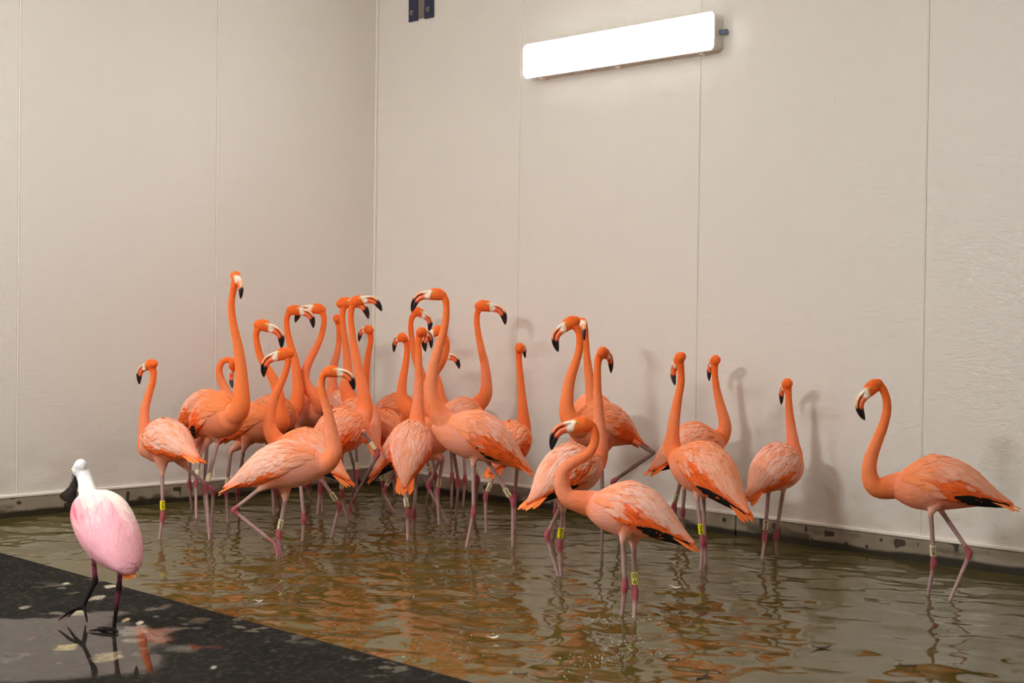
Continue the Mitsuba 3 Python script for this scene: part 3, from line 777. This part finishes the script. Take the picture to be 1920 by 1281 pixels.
Cb = lambda t='', **k: {'band': 'cream', 'text': t, **k}
Yb = lambda t='', **k: {'band': 'yellow', 'text': t, **k}
BIRDS = [
    dict(D=7.03, C=(267, 832), T=(388, 863), neck=[(275, 838), (271, 805), (271, 770), (281, 734), (288, 704), (281, 684)], tip=(259, 721), tail=-1,
         legs=[((304, 885), (305, 968), (299, 1010), Yb('77')), ((349, 877), (400, 920), (397, 992))], pale=.75, band_at=.85, black=0, label='leftmost flamingo, pale pink, facing left with a yellow band above the water'),
    dict(D=7.95, C=(432, 768), T=(316, 808), neck=[(432, 760), (424, 735), (414, 712), (411, 692), (417, 679), (428, 675), (437, 685)], tip=(436, 727),
         legs=[((376, 850), (367, 905), (368, 972), Cb()), ((356, 862), (355, 907), (360, 955))], pale=.6, black=.2, label='flamingo with its head curled down, half hidden behind the tallest flamingo'),
    dict(D=7.2, C=(453, 778), T=(338, 824), neck=[(450, 765), (453, 734), (452, 695), (446, 648), (437, 605), (434, 570), (438, 542), (443, 520)], tip=(455, 560), look='t', tail=1,
         legs=[((388, 832), (383, 917), (388, 998)), ((408, 830), (386, 915), (393, 1015), Cb())], pale=.25, deep=.5, black=.6, fat=1.05, label='tallest flamingo, its neck stretched straight up, looking towards the camera'),
    dict(D=7.7, C=(536, 795), T=(402, 828), neck=[(526, 788), (522, 765), (522, 742), (516, 720), (505, 698), (489, 671), (482, 645), (481, 622), (496, 611)], tip=(527, 652), look='t', tail=1,
         legs=[((433, 846), (424, 922), (427, 978), Cb()), ((457, 842), (445, 922), (448, 962))], pale=.2, deep=.6, black=0, label='orange flamingo facing right, neck crossing behind the neck of one facing left'),
    dict(D=7.06, C=(511, 833), T=(664, 905), neck=[(524, 833), (515, 822), (507, 806), (506, 785), (511, 757), (516, 742), (529, 714), (538, 690), (540, 673), (530, 664)], tip=(496, 707), look='t', tail=-1,
         legs=[((562, 890), (570, 973), (567, 1013)), ((602, 898), (637, 948), (621, 1009), Cb('25'))], pale=.45, black=.7, label='flamingo with a pale bill facing left, just behind the one striding with bent leg'),
    dict(D=8.1, C=(558, 780), T=(448, 806), neck=[(554, 762), (559, 737), (557, 708), (553, 677), (544, 645), (538, 615), (539, 592), (555, 582)], tip=(587, 614), look='t', tail=-1,
         legs=[((500, 825), (511, 912), (513, 965)), ((515, 850), (520, 925), (526, 952))], pale=.3, deep=.6, black=0, label='flamingo facing right whose neck forms the left half of a heart'),
    dict(D=8.55, C=(606, 762), T=(532, 816), neck=[(600, 752), (588, 739), (578, 729), (571, 712), (573, 695), (584, 669), (599, 639), (607, 609), (606, 590), (593, 579)], tip=(555, 605), look='t', tail=1,
         legs=[((570, 850), (574, 910), (584, 937)), ((580, 850), (581, 905), (584, 935))], pale=.55, deep=.4, black=.5, label='flamingo with an S-shaped neck facing left, bill behind the head of the one facing it'),
    dict(D=8.7, C=(612, 762), T=(690, 805), neck=[(626, 748), (623, 718), (625, 690), (631, 667), (635, 645), (635, 615), (631, 597)], tip=(627, 614), look='a', tail=-1,
         legs=[((651, 828), (667, 888), (660, 930), {'dark': 1}), ((667, 828), (670, 890), (667, 935), Cb(dark=1))], pale=.8, black=0, label='flamingo at the very back of the left group, its small head turned away'),
    dict(D=8.0, C=(641, 764), T=(714, 848), neck=[(656, 752), (648, 724), (651, 709), (651, 675), (648, 645), (643, 611), (643, 583), (650, 568)], tip=(690, 597), look='t', tail=-1,
         legs=[((597, 870), (600, 915), (595, 964)), ((605, 860), (603, 918), (605, 960))], pale=.5, black=0, label='flamingo facing right, its head just behind the head of one with a raised bill'),
    dict(D=7.5, C=(690, 790), T=(578, 868), neck=[(684, 765), (681, 737), (675, 708), (668, 671), (662, 637), (658, 602), (660, 576), (672, 564)], tip=(715, 583), look='t', tail=-1, L=.54,
         legs=[((640, 858), (641, 925), (652, 980), Cb('0')), ((680, 808), (709, 852), (656, 948), Cb(toes=(657, 966), dark=1))], pale=.5, black=0, streak=.42, label='flamingo with bill raised to the right and a dark leg lifted'),
    dict(D=8.3, C=(686, 785), T=(768, 866), neck=[(688, 770), (684, 740), (685, 712), (687, 690), (691, 662), (695, 637), (690, 618)], tip=(671, 641), look='a', tail=-1,
         legs=[((714, 870), (718, 907), (719, 945), Cb('5')), ((745, 870), (720, 920), (740, 963), Cb('1'))], pale=.3, deep=.2, black=0, label='flamingo facing left in front of the corner, neck behind a thicker neck'),
    dict(D=6.5, C=(622, 868), T=(416, 916), neck=[(606, 870), (622, 857), (627, 840), (624, 820), (619, 792), (611, 760), (606, 742), (603, 716), (609, 701), (624, 697)], tip=(663, 731), look='t', tail=-1,
         legs=[((535, 935), (522, 1005), (526, 1045), Cb('23')), ((487, 917), (437, 957), (518, 1022), {'toes': (525, 1050)})], pale=.8, band_at=.86, black=0, fat=.95, label='flamingo in front of the left group, striding right with one leg bent far back'),
    dict(D=8.15, C=(756, 775), T=(838, 838), neck=[(766, 770), (756, 753), (753, 733), (755, 713), (760, 686), (763, 662), (762, 643), (753, 633)], tip=(737, 661), look='a', tail=1,
         legs=[((796, 850), (808, 890), (800, 940), Cb()), ((809, 850), (817, 892), (812, 945))], pale=.3, black=0, label='vivid orange necked flamingo facing left, half hidden by one seen from behind'),
    dict(D=8.85, C=(795, 772), T=(674, 802), neck=[(788, 762), (796, 738), (793, 715), (786, 692), (776, 658), (772, 634), (770, 613), (773, 595), (786, 586)], tip=(804, 621), look='t', tail=1,
         legs=[((735, 850), (737, 890), (740, 930)), ((760, 850), (764, 900), (766, 935))], pale=.35, deep=.4, black=0, label='flamingo near the wall facing right, its bill hanging under the bill of the large one'),
    dict(D=7.2, C=(780, 800), T=(758, 912), neck=[(782, 785), (784, 753), (785, 723), (785, 692), (785, 662), (786, 634), (792, 623)], tip=(807, 653), look='a', tail=-1,
         legs=[((757, 905), (764, 962), (764, 1011), Cb('12')), ((783, 870), (776, 964), (777, 1000))], pale=.75, black=0, label='flamingo seen straight from behind, orange tail hanging down, centre of the group'),
    dict(D=6.88, C=(810, 797), T=(1000, 886), neck=[(822, 775), (811, 749), (808, 727), (811, 698), (817, 672), (826, 642), (834, 611), (837, 583), (834, 560), (816, 552)], tip=(774, 585), look='t', tail=-1,
         legs=[((887, 868), (888, 960), (874, 1029)), ((912, 862), (962, 941), (961, 1026), Cb('21'))], pale=.7, black=.25, L=.54, streak=.42, peach=.5, label='large flamingo facing left with the number 21 on its leg band, tail to the right'),
    dict(D=7.63, C=(858, 802), T=(690, 897), neck=[(840, 792), (812, 770), (800, 748), (800, 728), (812, 704), (827, 684), (835, 665), (838, 650), (835, 634), (819, 621)], tip=(799, 659), look='a', tail=-1,
         legs=[((831, 858), (820, 924), (823, 985), Cb('28')), ((826, 860), (802, 910), (841, 983))], pale=.55, black=.7, label='flamingo behind the large one, with the number 28 on its leg band'),
    dict(D=8.43, L=.42, C=(832, 776), T=(918, 802), neck=[(842, 778), (830, 757), (825, 735), (820, 712), (815, 692), (818, 677), (829, 668)], tip=(861, 691), look='t', tail=1,
         legs=[((846, 840), (848, 895), (846, 950)), ((870, 850), (872, 900), (868, 950))], pale=.55, black=0, label='flamingo whose head pokes out to the right from behind the neck of the large one'),
    dict(D=7.98, L=.44, C=(908, 775), T=(808, 815), neck=[(890, 764), (908, 745), (912, 723), (910, 692), (905, 666), (898, 634), (894, 601), (897, 582), (910, 574)], tip=(953, 608), look='t', tail=-1,
         legs=[((849, 838), (860, 905), (854, 970), {'dark': 1}), ((885, 850), (896, 899), (890, 965), Cb(dark=1))], pale=.6, black=0, label='tall flamingo facing right behind the back of the large one'),
    dict(D=7.43, C=(984, 815), T=(919, 888), neck=[(981, 806), (981, 780), (978, 740), (975, 700), (973, 668), (975, 652)], tip=(985, 672), look='a', tail=-1,
         legs=[((930, 880), (910, 932), (911, 999), Cb('10')), ((970, 878), (965, 930), (965, 993))], pale=.4, black=0, streak=.42, label='flamingo with a thin straight neck right of the large one, seen from behind'),
    dict(D=6.75, C=(1064, 800), T=(1214, 834), neck=[(1076, 795), (1064, 775), (1063, 750), (1067, 720), (1075, 692), (1084, 665), (1087, 638), (1082, 617), (1067, 607)], tip=(1048, 659), look='t', tail=1,
         legs=[((1128, 855), (1129, 940), (1128, 1055), {'dark': 1}), ((1226, 849), (1149, 903), (1160, 1010), {'hip': (1186, 826), 'dark': 1})], pale=.4, deep=.3, black=0, streak=.42, peach=.7, label='flamingo facing left with its hooked head beside one that looks at the camera'),
    dict(D=7.5, C=(1110, 788), T=(1112, 800), neck=[(1112, 782), (1111, 760), (1107, 725), (1102, 685), (1099, 650), (1097, 622), (1092, 606)], tip=(1094, 638), look='t', tail=1,
         legs=[((1041, 900), (1041, 960), (1041, 992)), ((1060, 880), (1056, 950), (1058, 995))], pale=.5, black=0, label='flamingo near the wall facing straight at the camera, white forehead showing'),
    dict(D=6.1, C=(1127, 868), T=(987, 946), neck=[(1119, 862), (1125, 835), (1124, 805), (1122, 767), (1120, 730), (1120, 697), (1122, 674), (1132, 662)], tip=(1148, 700), look='a', tail=-1,
         legs=[((1052, 950), (1025, 1004), (1047, 1082)), ((1056, 955), (1049, 1022), (1052, 1082), Yb('22'))], pale=.8, black=.8, label='pale flamingo facing away with the number 22 on a yellow leg band'),
    dict(D=5.3, C=(1092, 944), T=(1297, 1019), neck=[(1115, 946), (1083, 940), (1063, 931), (1054, 910), (1055, 888), (1070, 870), (1095, 857), (1111, 840), (1116, 816), (1108, 797), (1087, 797)], tip=(1036, 844), look='t', tail=-1, L=.46,
         legs=[((1168, 1012), (1172, 1098), (1166, 1155)), ((1188, 1022), (1191, 1112), (1189, 1160), {'band': 'lime', 'text': '06'})], pale=.85, black=1, peach=1, label='nearest flamingo, neck folded in an S, with the number 06 on its leg band'),
    dict(D=6.35, C=(1257, 852), T=(1394, 956), neck=[(1262, 842), (1262, 808), (1266, 777), (1272, 743), (1277, 715), (1276, 690), (1273, 674)], tip=(1268, 722), look='a', tail=-1, L=.54,
         legs=[((1307, 930), (1317, 1014), (1314, 1068), Yb('26')), ((1319, 930), (1321, 1016), (1324, 1060))], pale=.5, black=1, label='flamingo seen from behind with the number 26 on a yellow leg band'),
    dict(D=7.05, C=(1358, 828), T=(1209, 886), neck=[(1350, 822), (1359, 803), (1357, 784), (1348, 750), (1342, 719), (1340, 692), (1340, 677)], tip=(1334, 715), look='a', tail=-1,
         legs=[((1276, 905), (1264, 948), (1276, 1000), Cb('36')), ((1284, 912), (1280, 960), (1284, 1000))], pale=.6, black=.7, streak=.42, label='flamingo against the wall facing away, with the number 36 on its leg band'),
    dict(D=6.7, C=(1500, 865), T=(1392, 938), neck=[(1489, 854), (1486, 826), (1482, 791), (1479, 760), (1478, 735), (1475, 721)], tip=(1471, 760), look='a', tail=-1,
         legs=[((1441, 920), (1434, 1006), (1429, 1049), Cb('92')), ((1469, 918), (1455, 1004), (1457, 1040))], pale=.8, band_at=.75, black=0, label='slim flamingo standing apart by the wall, with the number 92 on its leg band'),
    dict(D=5.74, C=(1661, 912), T=(1882, 944), neck=[(1672, 913), (1644, 914), (1633, 901), (1630, 875), (1639, 841), (1654, 804), (1663, 770), (1661, 744), (1650, 724), (1634, 728)], tip=(1623, 787), look='a', tail=-1,
         legs=[((1745, 960), (1751, 1055), (1740, 1116), Cb('09')), ((1764, 957), (1818, 1036), (1781, 1126))], pale=.5, black=1, label='rightmost flamingo, alone, facing left with a black edged wing and bent leg'),
]
for i, b in enumerate(BIRDS):
    flamingo(i, **b)


# ---------------------------------------------------------------- roseate spoonbill on the deck
def spoonbill():
    root = tag(numbered('spoonbill'), 'pink and white spoonbill with a dark spoon bill walking on the black deck', 'spoonbill')
    r = np.random.default_rng(5)
    ft = on_plane(213, 1186, 2, DZ)
    D = depth_of(ft)
    c3, t3 = at(168, 930, D + .10), at(244, 1079, D - .17)
    back = unit(t3 - c3); Lb = np.linalg.norm(t3 - c3)
    side = unit(np.cross(back, UP)); up = np.cross(side, back)
    S_ = np.array([0, .01, .05, .12, .22, .38, .55, .72, .86, .95, 1.0])
    tp = PchipInterpolator(S_, [0, .04, .10, .16, .21, .235, .225, .19, .13, .07, 0.01])
    bt = PchipInterpolator(S_, [0, -.04, -.10, -.17, -.22, -.24, -.22, -.16, -.08, -.03, 0])
    wd = PchipInterpolator(S_, [0, .06, .14, .195, .228, .236, .225, .19, .145, .09, .02])
    ss = np.concatenate([[.002, .01, .025], np.linspace(.05, .985, 32)])
    ph = np.arange(40) * 2 * math.pi / 40
    def surf(s, phi, off=0.0):
        s = np.clip(s, 0, 1)
        a, b, w = tp(s) * Lb, bt(s) * Lb, wd(s) * Lb
        return c3 + (s * Lb)[..., None] * back + ((w + off) * np.sin(phi))[..., None] * side + ((a + b) / 2 + ((a - b) / 2 + off) * np.cos(phi))[..., None] * up
    g = surf(np.repeat(ss[:, None], 40, 1), np.repeat(ph[None], len(ss), 0)).reshape(-1, 3)
    n0, m = len(g), len(ss)
    f = np.vstack([grid_faces(m, 40), [(n0, (j + 1) % 40, j) for j in range(40)], [(n0 + 1, (m - 1) * 40 + j, (m - 1) * 40 + (j + 1) % 40) for j in range(40)]])
    torso = trimesh.Trimesh(np.vstack([g, [c3], [t3]]), f, process=False)
    if torso.volume < 0:
        torso.invert()
    mans = [to_man(torso)]
    dC = D + .10
    hc = at(149, 878, dC + .05)
    path = spline([c3 + back * .07, at(165, 925, dC), at(161, 905, dC + .03), hc], .008)
    mans.append(to_man(sweep(path, np.interp(np.linspace(0, 1, len(path)), [0, .3, .6, 1], [.055, .034, .027, .023]), n=18)))
    hf = unit(-RT * .55 + FW * .55 - UP * .62); hs = unit(np.cross(hf, UP)); hu = np.cross(hs, hf)
    fr = np.stack([hf, hs, hu])
    hd = m3.Manifold.batch_hull([to_man(sphere(hc + hf * a, rr, scale=(1, .85, 1), frame=fr)) for a, rr in ((-.012, .025), (.012, .023), (.034, .015))])
    mans.append(hd.refine_to_length(.006))
    legs = [((176, 1056), (179, 1090), (156, 1138), D + .10, True), ((225, 1078), (223, 1100), (213, 1186), D, False)]
    info = []
    for j, (th, an, wt, dd, lifted) in enumerate(legs):
        hip = c3 + back * Lb * .55 - up * Lb * .08 + RT * (.045 if j else -.045)
        t_, a_, w_ = at(*th, dd), at(*an, dd), at(*wt, dd)
        if not lifted:
            w_ = ft + V(0, 0, .006)
        pts, rad = [hip], [.03]
        for p2, r1 in ((t_, .0085), (a_ * .7 + t_ * .3, .0085), (a_, .0115), (a_ * .75 + w_ * .25, .0075), (w_, .0065)):
            p, r0 = pts[-1], rad[-1]
            n = max(1, int(np.linalg.norm(p2 - p) / .014))
            for u in np.arange(1, n + 1) / n:
                pts.append(p + (p2 - p) * u); rad.append(r0 + (r1 - r0) * u)
        mans.append(to_man(sweep(pts, rad, n=12)))
        fwd = unit(-RT * .75 + FW * .55)
        for a in (-.75, 0, .62, 2.9):
            d = fwd * math.cos(a) + unit(np.cross(UP, fwd)) * math.sin(a)
            ln = .085 if abs(a) < 2 else .035
            drop = -.045 if lifted else 0
            mans.append(to_man(sweep([w_ + V(0, 0, .003), w_ + d * ln * .5 + V(0, 0, .003 + drop * .4), w_ + d * ln + V(0, 0, -.002 + drop)], [.0075, .0058, .0025], n=8)))
        info.append((t_, a_, w_))
    body = m3.Manifold.batch_boolean(mans, m3.OpType.Add).refine_to_length(.011)
    bm = relax(tm(body))
    p = np.asarray(bm.vertices); n_ = len(p)
    one = lambda c: np.tile(np.asarray(c), (n_, 1))
    s = np.clip((p - c3) @ back / Lb, 0, 1); sd = (p - c3) @ side / Lb; nz = meshkit.fbm(p * 45, 3, seed=3)
    left = sd if (side @ RT) < 0 else -sd
    white, rose, deep_ = lin(242, 226, 214), lin(240, 172, 184), lin(232, 100, 128)
    col = blend(one(white), one(rose), smooth01(.10, .42, s + .1 * (nz - .5) + .12 * left))
    col = blend(col, one(deep_), np.exp(-((s - .19) / .09) ** 2 - ((left - .19) / .07) ** 2) * .95)
    dn = np.min([np.linalg.norm(p - q, axis=1) for q in path[4:]], axis=0)
    neckw = smooth01(.045, .034, dn) * (s < .12)
    col = blend(col, one(lin(232, 232, 230)), neckw)
    hx = (p - hc) @ hf
    col = blend(col, one(lin(226, 226, 228)), (np.linalg.norm(p - hc, axis=1) < .05) * 1.0)
    col = blend(col, one(lin(120, 116, 118)), (np.linalg.norm(p - hc, axis=1) < .06) * smooth01(.020, .030, hx))
    for t_, a_, w_ in info:
        d1, u1 = seg_dist(p, t_, a_); d2, u2 = seg_dist(p, a_, w_)
        lc = blend(one(lin(140, 62, 84)), one(lin(52, 26, 36)), np.clip(smooth01(.03, .012, np.linalg.norm(p - a_, axis=1)) + .3 * nz, 0, 1))
        lc = blend(lc, one(lin(22, 18, 18)), smooth01(.13, .06, np.linalg.norm(p - w_, axis=1)))
        w = np.maximum(smooth01(.016, .012, d1), smooth01(.020, .015, d2))
        w = np.maximum(w, smooth01(.13, .115, np.linalg.norm(p - w_, axis=1)))
        col = blend(col, lc, w)
    put(root, 'body', bm, 'm_skin', smooth=True, color=np.clip(col, 0, .97))
    # spoon shaped bill
    t = np.linspace(0, 1, 22)
    tipp = at(124, 941, dC + .02)
    st = hc + hf * .030 - UP * .004
    cen = st + t[:, None] * (tipp - st) + (np.sin(t * math.pi) * .012)[:, None] * unit(RT - FW)
    wide = np.interp(t, [0, .15, .5, .7, .85, .95, 1], [.011, .012, .016, .024, .033, .028, .008])
    thick = np.interp(t, [0, .3, .8, 1], [.010, .006, .0035, .002])
    sv = unit(np.cross(tipp - st, FW * .5 - RT * .3 + UP * .1))
    for nm, off, cc in (('lower_mandible', -.0022, lin(40, 34, 28)), ('upper_mandible', .0022, lin(58, 48, 40))):
        nrm = unit(np.cross(sv, tipp - st))
        mm = sweep(cen + nrm * off, thick * .6, wide, n=14, side=sv)
        if nm == 'lower_mandible':
            bk = put(root, 'bill', mm, 'm_horn', smooth=True, color=np.tile(cc, (len(mm.vertices), 1)))
        else:
            put(bk, nm, mm, 'm_horn', smooth=True, color=np.tile(cc, (len(mm.vertices), 1)))
    for sg in (-1, 1):
        e = hc + hf * .018 + hs * sg * .0195 + hu * .006
        ek = put(root, 'eye', sphere(e, .0055, scale=(1, .6, 1), frame=fr), 'm_iris', smooth=True)
        put(ek, 'pupil', sphere(e + hs * sg * .002, .003, scale=(1, .7, 1), frame=fr), 'm_pupil', smooth=True)
    # folded wings
    tt, ww = leaf(6)
    cross = np.array([-1, -.45, .45, 1.0])
    ff = grid_faces(len(tt), 4, closed=False)
    for sg in (1, -1):
        isleft = (side * sg) @ RT < 0
        vs, fs, cs, base = [], [], [], 0
        for ri, s0 in enumerate(np.arange(.74, .13, -.055)):
            for ci in range(13):
                phi0 = (ci + .5 + (.5 if ri % 2 else 0) + .35 * r.standard_normal()) / 13.5 * (1.2 + .7 * s0)
                phi0 = max(phi0, 0.03)
                ln = .22 + .10 * s0; wdt = .030
                sj = s0 + .018 * r.standard_normal()
                s1 = np.minimum(sj + tt * ln, .90 + .07 * r.random())
                ph1 = phi0 + .10 * tt
                loc = np.maximum((wd(s1) + (tp(s1) - bt(s1)) * .5) * .5, .05)
                q = surf(np.repeat(s1[:, None], 4, 1), sg * (ph1[:, None] + cross[None] * (ww * wdt / loc)[:, None]), (.001 + (.0035 * tt + .001 * r.random()) * (1 - .8 * smooth01(.7, .93, s1)))[:, None] - .0008 * (np.abs(cross) > .9)[None]).reshape(-1, 3)
                k = smooth01(.08, .45, np.array([s0 + .08 * r.standard_normal() * .5 + (.10 if isleft else -.04)]))[0]
                c = white * (1 - k) + (rose * (.95 + .1 * r.random())) * k
                dk = math.exp(-((s0 - .15) / .075) ** 2 - ((phi0 - 1.15) / .45) ** 2) * (1.0 if isleft else 0) * (.6 + .4 * r.random())
                c = c * (1 - dk) + deep_ * dk
                vs.append(q); fs.append(ff + base); base += len(q); cs.append(np.tile(c, (len(q), 1)))
        wk = put(root, 'wing', trimesh.Trimesh(np.vstack(vs), np.vstack(fs), process=False), 'm_feather', smooth=True, color=np.clip(np.vstack(cs), 0, .97))
        labels[wk] = {'kind': 'stuff'}
    for b_ in range(3):
        t5 = np.linspace(0, 1, 6)
        d = unit(back + side * (b_ - 1) * .12)
        cen5 = c3 + back * Lb * .84 + t5[:, None] * d * Lb * .19 - up * .004 * b_
        w5 = np.interp(t5, [0, .5, .9, 1], [.014, .018, .014, .004])
        q = (cen5[:, None, :] + (cross[None, :, None] * w5[:, None, None]) * side).reshape(-1, 3)
        put(root, 'tail_feather', trimesh.Trimesh(q, grid_faces(6, 4, closed=False), process=False), 'm_feather', smooth=True, color=np.tile(lin(190, 110, 50), (len(q), 1)))


spoonbill()

# ---------------------------------------------------------------- things afloat
def float_feather(px, py, ln, ang, label, tone=(240, 232, 222)):
    p = on_plane(px, py, 2, .004)
    t = np.linspace(0, 1, 7); w = np.interp(t, [0, .25, .6, .9, 1], [.08, .8, 1, .6, .05]) * ln * .17
    d = RT * math.cos(ang) + FW * math.sin(ang); n = np.cross(UP, d)
    cen = p + (t - .5)[:, None] * d * ln + UP * (.006 * (2 * t - 1) ** 2)[:, None]
    cross = np.array([-1, -.4, .4, 1.0])
    q = (cen[:, None] + cross[None, :, None] * w[:, None, None] * n + (np.abs(cross) < .5)[None, :, None] * UP * .002).reshape(-1, 3)
    root = tag(numbered('floating_feather'), label, 'feather', 'small feathers afloat on the pool' if tone[0] > 100 else 'dark feathers afloat on the pool')
    put(root, 'vane', trimesh.Trimesh(q, grid_faces(7, 4, closed=False), process=False), 'm_feather', smooth=True, color=np.tile(lin(*tone), (len(q), 1)))
    put(root, 'quill', sweep([cen[0] - d * ln * .18, cen[0], cen[3], cen[-1]], [.0008, .001, .0008, .0004], n=6), 'm_foam', smooth=True)


float_feather(925, 1196, .045, .5, 'white feather afloat at the front, above the end of the black deck')
float_feather(1268, 1102, .045, -.3, 'white feather afloat right of the nearest flamingo')
float_feather(486, 1128, .03, .2, 'tiny white feather afloat near the black deck')
float_feather(232, 975, .03, .3, 'tiny pale feather afloat beside the spoonbill, near the kerb')
DARK = (58, 44, 34)
float_feather(1540, 1215, .07, .1, 'dark feather afloat in front of the lone flamingos on the right', DARK)
float_feather(1702, 1249, .06, -.2, 'dark feather afloat at the front, nearest the right edge', DARK)
float_feather(1316, 1271, .07, .9, 'dark feather afloat at the very front, below the nearest flamingo', DARK)
float_feather(976, 1265, .05, -.1, 'dark feather afloat near the end of the black deck', DARK)
float_feather(1396, 1111, .05, 0., 'dark feather afloat between the yellow banded flamingo and the lone ones', DARK)
r = np.random.default_rng(3)
parts = []
for k in range(420):
    u = r.random()
    px = 1000 + 250 * u + 26 * r.standard_normal() - 40
    py = 1268 - 70 * u ** 1.5 + 13 * r.standard_normal()
    if k % 4 == 0:
        px, py = 1190 + 60 * r.standard_normal(), 1163 + 7 * r.standard_normal()
    if k % 9 == 0:
        px, py = 860 + 120 * r.standard_normal(), 1215 + 35 * r.standard_normal()
    p = on_plane(px, py, 2, .001)
    if p[1] < DECK_Y + .02 or p[1] > -.05:
        continue
    s = trimesh.creation.icosphere(subdivisions=1, radius=.0011 + .0022 * r.random() ** 2)
    s.vertices = s.vertices * V(1, 1, .6) + p
    parts.append(s)
tag('water_bubbles', 'scattered white bubbles and specks floating at the front of the pool', 'bubbles', kind='stuff')
put(None, 'water_bubbles', trimesh.util.concatenate(parts), 'm_foam', smooth=True)
finish_water()
